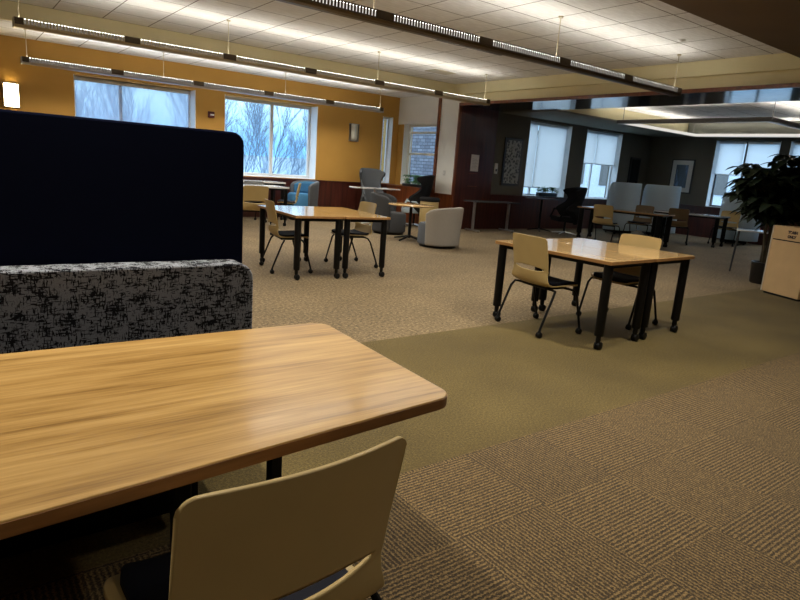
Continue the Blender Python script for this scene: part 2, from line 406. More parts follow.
# wainscots
ws = B().box(-5, XW - .05, YW - .025, YW, 0, .90).box(-5, XW - .05, YW - .04, YW, .89, .93)
for i in range(24):
    x = -4.9 + i * .61; ws.box(x, x + .012, YW - .03, YW - .02, .03, .88)
structure(ws.obj('baseboard_left', 'cherry', smooth=False), 'dark cherry wainscot below the ochre wall windows', 'wainscot')
structure(B().box(11.08, XF, YD - .025, YD, 0, .86).box(11.08, XF, YD - .05, YD, .84, .88).obj('baseboard_far', 'cherry', smooth=False), 'dark cherry wainscot under the second room windows', 'wainscot')
structure(B().box(XF - .025, XF, -1, YD - .05, 0, .88).box(XF - .05, XF, -1, YD - .05, .86, .90).obj('baseboard_right', 'cherry', smooth=False), 'dark cherry wainscot under the picture wall', 'wainscot')
structure(B().box(XW - .30, XW, 11.82, YW - .04, 0, .89).box(XW - .32, XW, 11.81, YW - .04, .89, .92).obj('baseboard_back', 'cherry_warm', smooth=False, bev=.004), 'reddish wood ledge below the small brick view window', 'wainscot')

# ------------------------------------------------------------------ windows
def window(n, axis, plane, hole, label, frame='alu', mull=(.5,), rails=(), thick=.05, sillmat='reveal', dirn=1, rv=None):
    a0, a1, z0, z1 = hole
    root = bpy.data.objects.new(f'window_{n}', None); C.objects.link(root); structure(root, label, 'window')
    def bx(b, p0, p1, d0, d1, q0, q1):
        if axis == 'x': b.box(p0, p1, d0, d1, q0, q1)
        else: b.box(d0, d1, p0, p1, q0, q1)
    f = B(); t = thick; d0, d1 = plane - .03, plane + .03
    bx(f, a0, a0 + t, d0, d1, z0, z1); bx(f, a1 - t, a1, d0, d1, z0, z1); bx(f, a0 + t, a1 - t, d0, d1, z0, z0 + t); bx(f, a0 + t, a1 - t, d0, d1, z1 - t, z1)
    for m in mull:
        c = a0 + (a1 - a0) * m; bx(f, c - t * .55, c + t * .55, d0, d1, z0 + t, z1 - t)
    for m in rails:
        c = z0 + (z1 - z0) * m; bx(f, a0 + t, a1 - t, d0 - .004, d1 - .004, c - t * .4, c + t * .4)
    f.obj('window_frame', frame, root, smooth=False, bev=.004, seg=1)
    g = B(); bx(g, a0 + t, a1 - t, plane - .004, plane + .004, z0 + t, z1 - t)
    g.obj('window_glass', 'glass', root, smooth=False)
    r = B(); w = rv if rv else (plane - .03 - (YW if axis == 'x' and plane > 12 else (YD if axis == 'x' else (XW if plane < 12 else XF))))
    lo = plane - .03 - w
    bx(r, a0, a0 + .012, lo, plane - .03, z0, z1); bx(r, a1 - .012, a1, lo, plane - .03, z0, z1); bx(r, a0, a1, lo, plane - .03, z0, z0 + .012)
    r.obj('window_reveal', sillmat, root, smooth=False)
    return root
window(1, 'x', YW + .36, W1, 'wide window behind the navy booth with grey screen and branches', mull=(.385,), thick=.06)
window(2, 'x', YW + .36, W2, 'wide two pane window with blue thicket view', mull=(.55,), thick=.075)
window(3, 'x', YW + .20, W3, 'narrow bright window slit near the room corner', mull=())
window(4, 'y', XW + .20, W4, 'small window with horizontal rails facing a brick wall', frame='white_paint', mull=(), rails=(.52, .86), thick=.07, sillmat='white_paint')
window(5, 'x', YD + .25, WA, 'tall window with shade nearly all the way down', mull=(.30,))
window(6, 'x', YD + .25, WB, 'tall window with shade half down beside the black wing chair', mull=(.42,), thick=.04)
window(7, 'y', XF + .25, WC, 'tall window with half lowered shades behind the big plant', frame='dark_alu', mull=(.55,), thick=.06)
window(8, 'y', XF + .25, WD, 'window at right edge behind the big plant', frame='dark_alu', mull=(.5,), thick=.06)

def shade(axis, plane, a0, a1, z0, z1, label, mat='shade'):
    root = thing('roller_blind', label, 'window blind', ((a0 + a1) / 2, plane, z1) if axis == 'x' else (plane, (a0 + a1) / 2, z1), 0, 'roller blinds')
    h = (a1 - a0) / 2; L = z1 - z0
    def bx(b, p0, p1, d0, d1, q0, q1):
        if axis == 'x': b.box(p0, p1, d0, d1, q0, q1)
        else: b.box(d0, d1, p0, p1, q0, q1)
        return b
    bx(B(), -h, h, -.002, .002, -L, -.03).obj('shade_cloth', mat, root, smooth=False)
    bx(B(), -h, h, -.014, .014, -L - .02, -L + .005).obj('hem_bar', 'alu', root, smooth=False)
    bx(B(), -h, h, -.035, .035, -.06, 0).obj('head_rail', 'alu', root, smooth=False)
    return root
shade('x', YD + .16, 12.33, 12.80, 1.12, 2.81, 'narrow left roller shade of the tall window beside the mosaic panel')
shade('x', YD + .16, 12.82, 14.00, 1.12, 2.81, 'wide roller shade lowered close to the sill beside the mosaic panel')
shade('x', YD + .16, 14.73, 15.40, 1.90, 2.81, 'left half lowered roller shade above the black wing chair')
shade('x', YD + .16, 15.42, 16.40, 1.90, 2.81, 'right half lowered roller shade above the black wing chair')
shade('y', XF + .16, 8.30, 9.02, 1.86, 2.78, 'half lowered roller shade beside the framed street picture')
shade('y', XF + .16, 7.35, 8.22, 1.86, 2.78, 'half lowered roller shade directly above the big plant')
shade('y', XF + .16, 5.4, 7.05, 2.1, 2.78, 'roller shade at the right edge of the photo')
shade('x', YW + .30, 2.10, 4.33, .98, 2.66, 'sheer grey solar screen lowered over the window behind the navy booth', 'sheer')

# ------------------------------------------------------------------ pendant lights
def pendant(y, x0, x1, zb, ztop, label, body, secs, hang, glow, group='linear pendant lights', down=11.):
    root = thing('pendant_light', label, 'light', (0, y, zb), 0, group)
    # bottom housing: shallow trough
    prof = [(-.085, .035), (-.07, .012), (-.03, 0), (.03, 0), (.07, .012), (.085, .035), (.078, .038), (.062, .02), (-.062, .02), (-.078, .038)]
    m = Matrix(((0, 0, 1, 0), (1, 0, 0, 0), (0, 1, 0, 0), (0, 0, 0, 1)))
    B().prism(prof, x0, x1, m).obj('housing', body, root, smooth=False)
    B().box(x0 + .02, x1 - .02, -.03, .03, .103, .112).obj('lamp_tube', 'lamp_warm', root, smooth=False)
    lv = B(); L = (x1 - x0) / secs
    for s_ in (-1, 1):
        yy = s_ * .085
        lv.box(x0, x1, yy - .004, yy + .004, .102, .112)
        lv.box(x0, x1, yy - .004, yy + .004, .030, .044)
        for k in range(secs):
            a = x0 + k * L + .10; e = x0 + (k + 1) * L - .10; nf = int((e - a) / .036)
            for j in range(nf + 1):
                x = a + (e - a) * j / nf; lv.box(x - .011, x + .011, yy - .003, yy + .003, .04, .106)
    lv.obj('louvre', body, root, smooth=False)
    for k in range(secs + 1):
        c = x0 + k * L
        a, e = max(x0, c - .10), min(x1, c + .10)
        for s_ in (-1, 1): B().box(a, e, s_ * .085 - .005, s_ * .085 + .005, .03, .112).obj('joint_plate', 'fixture', root, smooth=False)
    for k in range(secs):
        # added downward fill lamp under each section, its spread cut against glare
        l = bpy.data.lights.new('pendant_fill_lamp', 'AREA'); l.shape = 'RECTANGLE'; l.size = L * .86; l.size_y = .05; l.energy = down * L; l.color = (1.0, .93, .80); l.spread = R(150)
        lo = bpy.data.objects.new('pendant_fill_lamp', l); C.objects.link(lo); lo.parent = root; lo.location = (x0 + (k + .5) * L, 0, -.004)
    for s_ in (-1, 1): B().box(x0 + .02, x1 - .02, s_ * .055 - .002, s_ * .055 + .002, .03, .1025).obj('side_diffuser', glow, root, smooth=False)
    for x in (x0, x1): B().box(x - .008, x + .008, -.09, .09, .0, .112).obj('end_cap', body, root, smooth=False, bev=.004)
    for x in hang:
        h = B().tube([(x, 0, .11), (x, 0, ztop - zb)], .006, 6).obj('hanger', 'fixture_cream', root)
        B().lathe([(.03, ztop - zb - .02), (.03, ztop - zb)], (x, 0), 12).obj('ceiling_cup', 'fixture_cream', h)
    return root
pendant(9.45, .80, 9.08, 2.765, TRAY, 'long middle pendant light hanging just in front of the cream bulkhead', 'fixture_cream', 6, (.86, 3.57, 6.33, 9.0), 'glow_low')
pendant(5.37, .80, 9.15, 2.77, TRAY, 'nearest bronze pendant light crossing the top of the photo', 'fixture', 6, (.86, 3.5, 6.28, 9.08), 'glow_high')
pendant(12.3, 1.12, 8.40, 2.62, PERIM, 'grey pendant light closest to the ochre wall windows', 'fixture_grey', 5, (1.2, 3.4, 5.9, 8.35), 'glow_low')
# rectangular ring pendant, second room
rp = thing('ring_pendant', 'rectangular ring pendant light hanging in the dark second room', 'light', (14.8, 7.275, 2.78))
hx, hy = 1.75, 1.675
def ring(b, o, i, z0, z1):
    b.box(-hx - o, hx + o, -hy - o, -hy - i, z0, z1); b.box(-hx - o, hx + o, hy + i, hy + o, z0, z1)
    b.box(-hx - o, -hx - i, -hy - i, hy + i, z0, z1); b.box(hx + i, hx + o, -hy - i, hy + i, z0, z1); return b
ring(B(), .06, .045, 0, .085).obj('outer_frame', 'dark_alu', rp, smooth=False)
ring(B(), .045, -.05, 0, .012).obj('bottom_pan', 'dark_alu', rp, smooth=False)
ring(B(), .0, -.045, .03, .05).obj('lamp_strip', 'lamp_cool', rp, smooth=False)
ring(B(), -.05, -.06, 0, .07).obj('inner_diffuser', 'ring_glow', rp, smooth=False)
for sx in (-1, 1):
    for sy in (-1, 1): B().tube([(sx * (hx - .1), sy * hy, .08), (sx * (hx - .1), sy * hy, TRAY2 - 2.78)], .006, 6).obj('hanger', 'dark_alu', rp)
# ceiling fittings
sd = thing('slot_diffuser', 'slim linear air diffuser set in the tile ceiling between pendants', 'air vent', (6.95, 7.75, TRAY))
B().box(-.75, .75, -.06, .06, -.012, 0).obj('diffuser_frame', 'white_paint', sd, smooth=False)
B().box(-.72, .72, -.03, .03, -.016, -.011).obj('slot', 'dark_alu', sd, smooth=False)
tag(B().box(8.05, 8.6, 9.95, 10.3, TRAY - .012, TRAY).obj('access_panel', 'fixture_cream', smooth=False, bev=.004), 'small tan access panel in the ceiling beyond the middle pendant', 'ceiling panel')
for (x, y, lb) in ((8.2, 4.85, 'small round sprinkler cap in the ceiling near the brown soffit'), (4.95, 10.25, 'small round ceiling sensor above the middle pendant')):
    t = thing('ceiling_sensor', lb, 'sensor', (x, y, TRAY)); B().lathe([(.02, -.03), (.05, -.012), (.055, 0)], seg=16).obj('sensor_cap', 'white_paint', t)

# ------------------------------------------------------------------ sconces, alarm, plates, art
def sconce(x, lit, label):
    t = thing('wall_sconce', label, 'wall lamp', (x, YW, 1.95), 0)
    B().box(-.13, .13, -.03, 0, 0, .43).obj('back_plate', 'dark_alu', t, smooth=False, bev=.004)
    B().grid(lambda u, v: Vector((-.115 + .23 * u, -.03 - .07 * math.sin(PI * u), .02 + .39 * v)), 10, 4).obj('glass_shade', 'sconce' if lit else 'sconce_off', t, solid=.006)
    for x in (-.125, .115): B().box(x, x + .012, -.075, 0, 0, .43).obj('side_bar', 'dark_alu', t, smooth=False)
    for z in (.0, .41): B().box(-.135, .135, -.045, -.0, z, z + .02).obj('band', 'silver', t, smooth=False)
    B().box(-.008, .008, -.108, -.098, .02, .41).obj('centre_rib', 'dark_alu' if lit else 'silver', t, smooth=False)
    return t
sconce(1.03, True, 'lit wall sconce glowing above the navy booth')
sconce(8.38, False, 'unlit wall sconce between the windows near the room corner')
al = thing('fire_alarm', 'small dark red fire alarm on the ochre wall between wide windows', 'alarm', (4.71, YW, 2.15))
B().box(-.07, .07, -.05, .003, 0, .13).obj('alarm_body', 'red', al, smooth=False, bev=.01)
B().box(-.03, .055, -.056, -.049, .045, .075).obj('strobe', 'sign', al, smooth=False, bev=.003)
sw = thing('light_switch', 'light switch plate on the narrow white wall end', 'switch', (XW - .02, 11.43, 1.27))
B().box(-.012, 0, -.04, .04, 0, .12).obj('switch_plate', 'sign', sw, smooth=False, bev=.003)
B().box(-.02, -.01, -.01, .01, .04, .08).obj('switch_rocker', 'white_paint', sw, smooth=False)
th = thing('wall_plate', 'pale thermostat plate on the taupe wall beside the mosaic panel', 'thermostat', (11.19, YD, 1.40))
B().box(-.05, .05, -.03, 0, 0, .26).obj('thermostat_cover', 'sign', th, smooth=False, bev=.006)
B().box(-.03, .03, -.034, -.028, .06, .12).obj('display', 'grey_mid', th, smooth=False)
ntc = thing('paper_notice', 'white paper notice on the dark cherry panel', 'notice', (10.43, YD - .02, 1.42))
B().box(-.13, .13, -.008, 0, 0, .40).obj('sheet', 'paper', ntc, smooth=False)
pl_ = B()
for k in range(7): pl_.box(-.09, .05 + .04 * (k % 2), -.0095, -.0075, .08 + k * .035, .085 + k * .035)
pl_.obj('grey_print', 'grey_mid', ntc, smooth=False)
for z, w in ((1.36, .14), (1.05, .16)):
    tag(B().box(10.25, 10.25 + 2 * w, YD - .032, YD - .02, z, z + .012).obj('door_rail', 'cherry_warm', smooth=False), 'thin raised strip on the cherry panel ' + ('just below the paper notice' if z > 1.2 else 'well below the paper notice'), 'trim strip')
ar = thing('mosaic_panel', 'tall dark framed mosaic patterned panel beside the tall window', 'artwork', (11.74, YD, 1.12))
B().box(-.33, .33, -.04, 0, 0, 1.2).obj('picture_frame', 'frame_black', ar, smooth=False, bev=.006)
B().box(-.27, .27, -.046, -.038, .06, 1.14).obj('print', 'mosaic', ar, smooth=False)
pc = thing('framed_picture', 'black framed picture with cream mat on the second room end wall', 'picture', (XF, 9.92, 1.22))
B().box(-.04, 0, -.36, .36, 0, 1.02).obj('picture_frame', 'frame_black', pc, smooth=False, bev=.006)
B().box(-.046, -.038, -.32, .32, .04, .98).obj('mat_board', 'mat_board', pc, smooth=False)
B().box(-.05, -.044, -.19, .19, .17, .85).obj('print', 'streetart', pc, smooth=False)
dk = thing('dark_picture', 'tall dark unlit frame in the second room corner', 'picture', (17.25, YD, 1.25))
B().box(-.27, .27, -.04, 0, 0, .95).obj('picture_frame', 'frame_black', dk, smooth=False, bev=.006)
B().box(-.21, .21, -.046, -.038, .06, .89).obj('print', 'black_cloth', dk, smooth=False)

# ------------------------------------------------------------------ booth and near table
bo = thing('booth_bench', 'booth bench with tall navy screen and black on grey patterned backrest', 'bench', (0, 2.7, 0))
x0b = -1.1
scr = rounded([(x0b, .02), (1.108, .02), (1.108, 1.50), (x0b, 1.505)], [.01, .01, .055, .05])
mxz = Matrix(((1, 0, 0, 0), (0, 0, -1, 0), (0, 1, 0, 0), (0, 0, 0, 1)))
B().prism(scr, -.12, -.02, mxz).obj('privacy_screen', 'navy', bo, bev=.02, seg=3)
bk = rounded([(x0b, .40), (1.10, .40), (1.10, .922), (x0b, .928)], [.01, .02, .075, .05])
B().prism(bk, 0.0, .13, mxz).obj('backrest', 'pattern', bo, bev=.03, seg=4)
B().box(x0b, .98, -.60, -.13, .30, .47).obj('seat', 'navy', bo, bev=.03, seg=3)
B().box(x0b, .72, -.50, 0.0, .0, .30).obj('plinth', 'black', bo, smooth=False)

TZ = .737
ft = thing('booth_table', 'large oak laminate booth table with rounded corners in the foreground', 'table', (0, 0, 0))
out = rounded([(-.75, 1.093), (1.185, 1.252), (1.232, 2.146), (-.75, 2.19)], [.05, .065, .065, .05], 8)
o = B().prism(out, TZ - .036, TZ).obj('tabletop', 'oak', ft, bev=.003, seg=2)
ins = rounded([(-.748, 1.091), (1.187, 1.250), (1.234, 2.148), (-.748, 2.192)], [.05, .067, .067, .05], 8)
B().prism(ins, TZ - .034, TZ - .004).obj('edge_band', 'oak_edge', ft)
for (x, y) in ((.88, 1.84), (.42, 1.42), (-.45, 1.84), (-.45, 1.42)):
    l = B().box(x - .022, x + .022, y - .022, y + .022, .02, TZ - .036).obj('leg', 'black', ft, smooth=False, bev=.004)
    B().lathe([(.03, 0), (.03, .015), (.012, .025)], (x, y), 12).obj('glide', 'caster', l)
B().box(-.5, .45, 1.38, 1.46, TZ - .07, TZ - .036).box(-.5, .6, 1.80, 1.88, TZ - .07, TZ - .036).obj('apron', 'black', ft, smooth=False)

# ------------------------------------------------------------------ task chair with four legs on casters
def make_chair(label, shellmat='shell', group='tan shell chairs'):
    root = thing('shell_chair', label, 'chair', (0, 0, 0), 0, group)
    P = [(.215, .425), (.17, .443), (.08, .440), (0, .435), (-.09, .433), (-.15, .440), (-.19, .465), (-.213, .51), (-.226, .56), (-.238, .62), (-.252, .70), (-.27, .79), (-.288, .885)]
    NV, NU = 96, 30
    ks = {}
    def prof(v): return catmull(P, v)
    def wid(v):
        y, z = prof(v)
        w = .231 + .020 * min(1, max(0, (.53 - z) / .07))
        if v < .12: w -= .05 * (1 - v / .12) ** 2
        return w
    def sq(u):
        q = (u - .5) * 2; return math.copysign(1 - (1 - abs(q)) ** 1.7, q)
    def f(u, v):
        s = sq(u)
        sm = lambda t: (lambda q: 1 - q * q * (3 - 2 * q))(min(1, max(0, t)))
        hv = .026 * max(0, 1 - (abs(s) / .87) ** 2.5)
        if v > .7135: v = v + hv * sm((v - .7187) / .13)
        elif v > .55: v = v - hv * sm((.7083 - v) / .12)
        v = v if v < .8 else .8 + .2 * (1 - (1 - (v - .8) / .2) ** 1.9)
        y, z = prof(v)
        back = min(1, max(0, (z - .45) / .12)) if v > .4 else 0
        x = s * wid(v)
        y2 = y + back * .042 * s * s
        z2 = z + (1 - back) * .018 * s ** 4 - .008 * abs(s) ** 3 * min(1, max(0, (z - .7) / .18))
        e = min(1, max(0, (abs(s) - .86) / .14)); q = min(1, max(0, (v - .8) / .2))
        z2 -= .030 * (1 - math.sqrt(1 - e * e)) * q
        return Vector((x, y2, z2))
    def keep(u, v):
        y, z = prof(v); s = abs(sq(u))
        return not (68 / 96 < v < 69 / 96 and s < .87)
    B().grid(f, NU, NV, keep).obj('shell', shellmat, root, solid=.010, off=0, angle=60, bev=0)
    def g(u, v):
        vv = .02 + v * .42; q = f(.5 + .5 * math.copysign(1 - (1 - abs(u - .5) * 2 * .86) ** (1 / 1.7), u - .5), vv); return q + Vector((0, 0, .020))
    B().grid(g, 12, 16).obj('seat_pad', 'navy_seat', root, solid=.022, off=0)
    B().box(-.16, .16, -.13, .13, .405, .43).obj('seat_frame', 'black', root, smooth=False, bev=.006)
    for sx in (-1, 1):
        for sy in (-1, 1):
            yt = sy * .13; yb = .225 if sy > 0 else -.265
            pts = [(sx * .10, yt * .8, .412), (sx * .22, yt * .85, .416), (sx * .272, yt * .9, .412), (sx * .289, yt + (yb - yt) * .14, .365), (sx * .292, yb * .97, .09), (sx * .292, yb, .062)]
            l = B().tube(pts, .0115, 8).obj('leg', 'black', root)
            c = B()
            m = Matrix.Translation((sx * .292, yb, .028)) @ Matrix.Rotation(PI / 2, 4, 'Y')
            c.lathe([(.018, -.022), (.026, -.018), (.028, -.006), (.022, -.003), (.022, .003), (.028, .006), (.026, .018), (.018, .022)], seg=14, mtx=m)
            c.lathe([(.016, .03), (.018, .05), (.012, .066)], (sx * .292, yb), 10)
            c.obj('caster', 'caster', l)
    return root
c0 = make_chair('tan shell chair pulled up to the near oak booth table')
c0.location = (.462, 1.105, 0); c0.rotation_euler = (0, 0, R(3))
G = 'tan shell chairs'
def at(x, y): return (x, y, 0)
dup(c0, at(4.425, 3.60), R(-97), 'tan shell chair on the left side of the right hand paired tables', G)
dup(c0, at(5.47, 3.47), R(91), 'tan shell chair tucked behind the right hand paired tables', G)
dup(c0, at(3.44, 6.98), R(-101), 'tan shell chair on the left side of the middle paired tables', G)
dup(c0, at(4.45, 7.08), R(86), 'tan shell chair tucked behind the right of the middle paired tables', G)
dup(c0, at(4.46, 10.55), R(-8), 'tan shell chair seen from behind at the edge of the navy screen', G)
dup(c0, at(6.05, 12.35), R(65), 'tan shell chair between white tables and the blue tub chair', G)
dup(c0, at(12.28, 8.42), R(-78), 'pale tan shell chair with dark slot before the long second room table', G)
cb = make_chair('brown shell chair behind the long second room table', 'shell_brown', 'brown shell chairs')
cb.location = (13.95, 8.6, 0); cb.rotation_euler = (0, 0, R(100))
dup(cb, at(14.75, 8.05), R(-60), 'brown shell chair left of the white second room table', 'brown shell chairs')
dup(c0, at(16.3, 7.55), R(100), 'tan shell chair behind the white second room table beside the big plant', G)
cg = make_chair('grey shell chair at the window table mostly hidden by the navy screen', 'shell_grey', 'grey shell chairs')
cg.location = (5.2, 12.52, 0); cg.rotation_euler = (0, 0, R(4))

# ------------------------------------------------------------------ rolling tables
RZ = .77
def make_table(label, W=.74, L=1.40, top='maple', edge='maple_edge', group='rolling tables'):
    root = thing('rolling_table', label, 'table', (0, 0, 0), 0, group)
    o2 = rounded([(-W / 2, -L / 2), (W / 2, -L / 2), (W / 2, L / 2), (-W / 2, L / 2)], .02, 4)
    B().prism(o2, RZ - .03, RZ).obj('tabletop', top, root, bev=.002, seg=1)
    o3 = rounded([(-W / 2 - .002, -L / 2 - .002), (W / 2 + .002, -L / 2 - .002), (W / 2 + .002, L / 2 + .002), (-W / 2 - .002, L / 2 + .002)], .022, 4)
    B().prism(o3, RZ - .029, RZ - .004).obj('edge_band', edge, root)
    ap = B()
    for s_ in (-1, 1):
        ap.box(s_ * (W / 2 - .10) - .015, s_ * (W / 2 - .10) + .015, -L / 2 + .08, L / 2 - .08, RZ - .07, RZ - .03)
        ap.box(-W / 2 + .08, W / 2 - .08, s_ * (L / 2 - .08) - .015, s_ * (L / 2 - .08) + .015, RZ - .07, RZ - .03)
    ap.obj('under_frame', 'black', root, smooth=False)
    for sx in (-1, 1):
        for sy in (-1, 1):
            x, y = sx * (W / 2 - .065), sy * (L / 2 - .065)
            l = B().lathe([(.040, .125), (.043, .13), (.043, RZ - .03)], (x, y), 16).obj('leg', 'black', root)
            c = B().lathe([(.02, .07), (.024, .08), (.024, .125)], (x, y), 12)
            m = Matrix.Translation((x + .012, y, .037)) @ Matrix.Rotation(PI / 2, 4, 'X')
            c.lathe([(.025, -.03), (.035, -.026), (.037, -.008), (.028, -.004), (.028, .004), (.037, .008), (.035, .026), (.025, .03)], seg=16, mtx=m)
            c.obj('caster', 'caster', l)
    return root
def pair(cx, cy, rz, labels, first=None, W=.74, sc=(1, 1, 1)):
    for s_, lb in zip((-1, 1), labels):
        x = cx + s_ * W / 2 * 1.005 * math.cos(rz); y = cy + s_ * W / 2 * 1.005 * math.sin(rz)
        if first is not None and first.get('used') is None: first['used'] = 1; first.location = (x, y, 0); first.rotation_euler = (0, 0, rz); first['label'] = lb; first.scale = sc
        else: dup(t0, (x, y, 0), rz, lb, 'rolling tables', sc)
t0 = make_table('t')
pair(4.965, 3.485, R(2.2), ('left table of the right hand maple pair on black caster legs', 'right table of the right hand maple pair on black caster legs'), t0, W=.715, sc=(.965, .915, 1))
pair(3.86, 6.87, R(-5), ('left table of the middle maple pair, mirroring the window', 'right table of the middle maple pair in front of the dark tub chair'), W=.635, sc=(.855, .98, 1))
if 'used' in t0: del t0['used']
dup(t0, (12.95, 8.4, 0), R(10), 'long maple table with thick black legs in the second room', 'rolling tables', (1, 1.5, 1))
tw = make_table('white topped table in the second room beside the brown chair', top='white_top', edge='white_top', group='white topped tables')
tw.location = (15.25, 8.0, 0); tw.rotation_euler = (0, 0, R(8)); tw.scale = (1, 1.2, 1)
dup(tw, (5.05, 11.84, 0), R(95), 'white topped table in front of the window beyond the navy screen', 'white topped tables', (.9, .9, 1.06))
dup(tw, (5.55, 13.0, 0), R(90), 'white topped table pushed to the wainscot below the wide window', 'white topped tables', (.75, .9, 1.12))

def t_table(name, label, loc, rz, W, L, z, top, legmat, legs='tee'):
    r = thing(name, label, 'table', loc, rz)
    B().prism(rounded([(-W / 2, -L / 2), (W / 2, -L / 2), (W / 2, L / 2), (-W / 2, L / 2)], .03, 4), z - .025, z).obj('tabletop', top, r, bev=.004)
    if legs == 'tee':
        for s_ in (-1, 1):
            x = s_ * (W / 2 - .14)
            l = B().box(x - .025, x + .025, -.03, .03, .04, z - .025).obj('leg', legmat, r, smooth=False, bev=.006)
            B().prism(rounded([(x - .03, -L / 2 + .02), (x + .03, -L / 2 + .02), (x + .03, L / 2 - .02), (x - .03, L / 2 - .02)], .02, 3), .012, .045).obj('foot', legmat, l, bev=.006)
            for sy in (-1, 1): B().lathe([(.02, 0), (.024, .012)], (x, sy * (L / 2 - .06)), 10).obj('glide', 'caster', l)
    elif legs == 'four':
        for sx in (-1, 1):
            for sy in (-1, 1): B().tube([(sx * (W / 2 - .04), sy * (L / 2 - .04), z - .025), (sx * (W / 2 - .01), sy * (L / 2 - .02), 0)], .018, 10, .013).obj('leg', legmat, r)
    elif legs == 'column':
        B().lathe([(.03, .03), (.03, z - .025)], seg=14).obj('column', legmat, r)
        for k in range(4):
            a = PI / 4 + k * PI / 2
            B().tube([(0, 0, .06), (.16 * math.cos(a), .16 * math.sin(a), .04), (.30 * math.cos(a), .30 * math.sin(a), .014)], .02, 8, .013).obj('foot', legmat, r)
    return r
t_table('flip_top_desk', 'narrow desk with silver legs in front of the cherry panel', (10.72, 10.62, 0), R(-2), 1.42, .56, .73, 'grey_dark', 'silver')
t_table('window_table', 'small dark pedestal table under the shaded window with planter', (12.55, 10.62, 0), 0, .8, .5, .86, 'grey_mid', 'black', 'column')
t_table('side_table', 'slim legged white table standing left of the big plant', (11.44, 4.77, 0), R(-66), .60, .5, .75, 'white_top', 'grey_dark', 'four')
lt = t_table('laptop_table', 'thin white table in front of the grey wing chair', (8.08, 11.9, 0), R(-4), 1.18, .42, .875, 'white_top', 'silver', 'column')
rt = thing('round_table', 'round tan table between the two tub chairs', 'table', (7.22, 9.34, 0))
B().lathe([(.0, .672), (.43, .672), (.45, .680), (.45, .696), (.445, .70), (.0, .70)], seg=40).obj('tabletop', 'maple', rt)
B().lathe([(.034, .05), (.03, .12), (.03, .65), (.12, .672)], seg=16).obj('column', 'black', rt)
for k in range(4):
    a = R(20) + k * PI / 2
    B().tube([(0, 0, .09), (.15 * math.cos(a), .15 * math.sin(a), .055), (.34 * math.cos(a), .34 * math.sin(a), .018)], .024, 8, .016).obj('foot', 'black', rt)

# ------------------------------------------------------------------ tub chairs
def tub_chair(label, loc, rz, seatm, backm, h=.75, sz=.43, r=.38, arc=205, group='tub chairs', lining=None):
    t = thing('tub_chair', label, 'armchair', loc, rz, group)
    B().lathe([(r - .06, 0), (r - .06, .04)], seg=28).obj('plinth', 'black', t)
    B().lathe([(r - .05, .04), (r - .02, .06), (r - .02, sz - .04), (r - .05, sz), (.0, sz + .008)], seg=36).obj('seat', seatm, t)
    a0 = R(270 - arc / 2); da = R(arc)
    def f(u, v):
        a = a0 + da * u; e = abs(u - .5) * 2
        top = h - .10 * e ** 3 - .04 * max(0, e - .9) / .1
        z = .045 + (top - .045) * v
        rr = r + .035 * v
        return Vector((rr * math.cos(a), rr * math.sin(a), z))
    bk_ = B().grid(f, 36, 8).obj('backrest', backm, t, solid=.085, off=-1, bev=.03, seg=3, angle=70)
    if lining:
        def g(u, v):
            p = f(.04 + .92 * u, .5); a = a0 + da * (.04 + .92 * u); z = sz + (f(.04 + .92 * u, 1).z - .03 - sz) * v
            return Vector(((r - .072) * math.cos(a), (r - .072) * math.sin(a), z))
        B().grid(g, 30, 4).obj('inner_lining', lining, t, solid=.012)
    return t
tub_chair('dark grey tub chair left of the round tan table', (7.47, 10.40, 0), R(-135), 'grey_dark', 'grey_dark', .84, .45)
tub_chair('light grey tub chair seen from behind, nearest the round table', (7.25, 8.50, 0), R(25), 'grey_mid', 'grey_light', .75, .43, .40)
tub_chair('grey tub chair with blue seat against the ochre wall wainscot', (6.72, 12.95, 0), R(100), 'blue_seat', 'grey_mid', .93, .62, .36, lining='blue_seat')

# ------------------------------------------------------------------ wing chairs
def wing_chair(label, loc, rz, mat, inner, H=1.22, base='star', sc=1.0):
    t = thing('wing_chair', label, 'armchair', loc, rz, 'wing chairs')
    B().prism(rounded([(-.28, -.22), (.28, -.22), (.30, .32), (-.30, .32)], .08, 5), .33, .45).obj('seat', inner, t, bev=.03, seg=3)
    P = [(.27, .28), (.28, .36), (.30, .46), (.32, .58), (.30, .70), (.285, .80), (.31, .93), (.37, 1.06), (.385, 1.17), (.36, 1.22)]
    def f(u, v):
        w, z = catmull(P, v); s = (u - .5) * 2
        z = z if z < .5 else .5 + (z - .5) * (H - .5) / .72
        wing = .12 + .26 * max(0, 1 - abs(v - .40) / .30) + .20 * max(0, 1 - abs(v - .88) / .25)
        y = -.24 - .20 * max(0, v - .2) + wing * abs(s) ** 2.4 * 1.2
        zz = z - .05 * abs(s) ** 4 * (1 if v > .8 else 0)
        return Vector((w * math.sin(s * 1.25) / math.sin(1.25), y, zz))
    B().grid(f, 24, 28).obj('backrest', mat, t, solid=.05, off=-1, bev=.018, seg=2, angle=70)
    for s_ in (-1, 1):
        B().tube([(s_ * .29, -.20, .42), (s_ * .34, -.02, .60), (s_ * .34, .20, .62), (s_ * .31, .30, .40)], .025, 8).obj('armrest', inner, t)
    B().lathe([(.03, .03), (.026, .33)], seg=12).obj('column', 'black', t)
    for k in range(4):
        a = PI / 4 + k * PI / 2
        B().tube([(0, 0, .06), (.18 * math.cos(a), .18 * math.sin(a), .035), (.33 * math.cos(a), .33 * math.sin(a), .014)], .018, 8, .012).obj('foot', 'silver', t)
    return t
gw = wing_chair('grey wing chair against the ochre wall near the corner', (8.60, 12.78, 0), R(170), 'grey_mid', 'grey_mid', 1.31)
gw.scale = (.80, .9, 1)
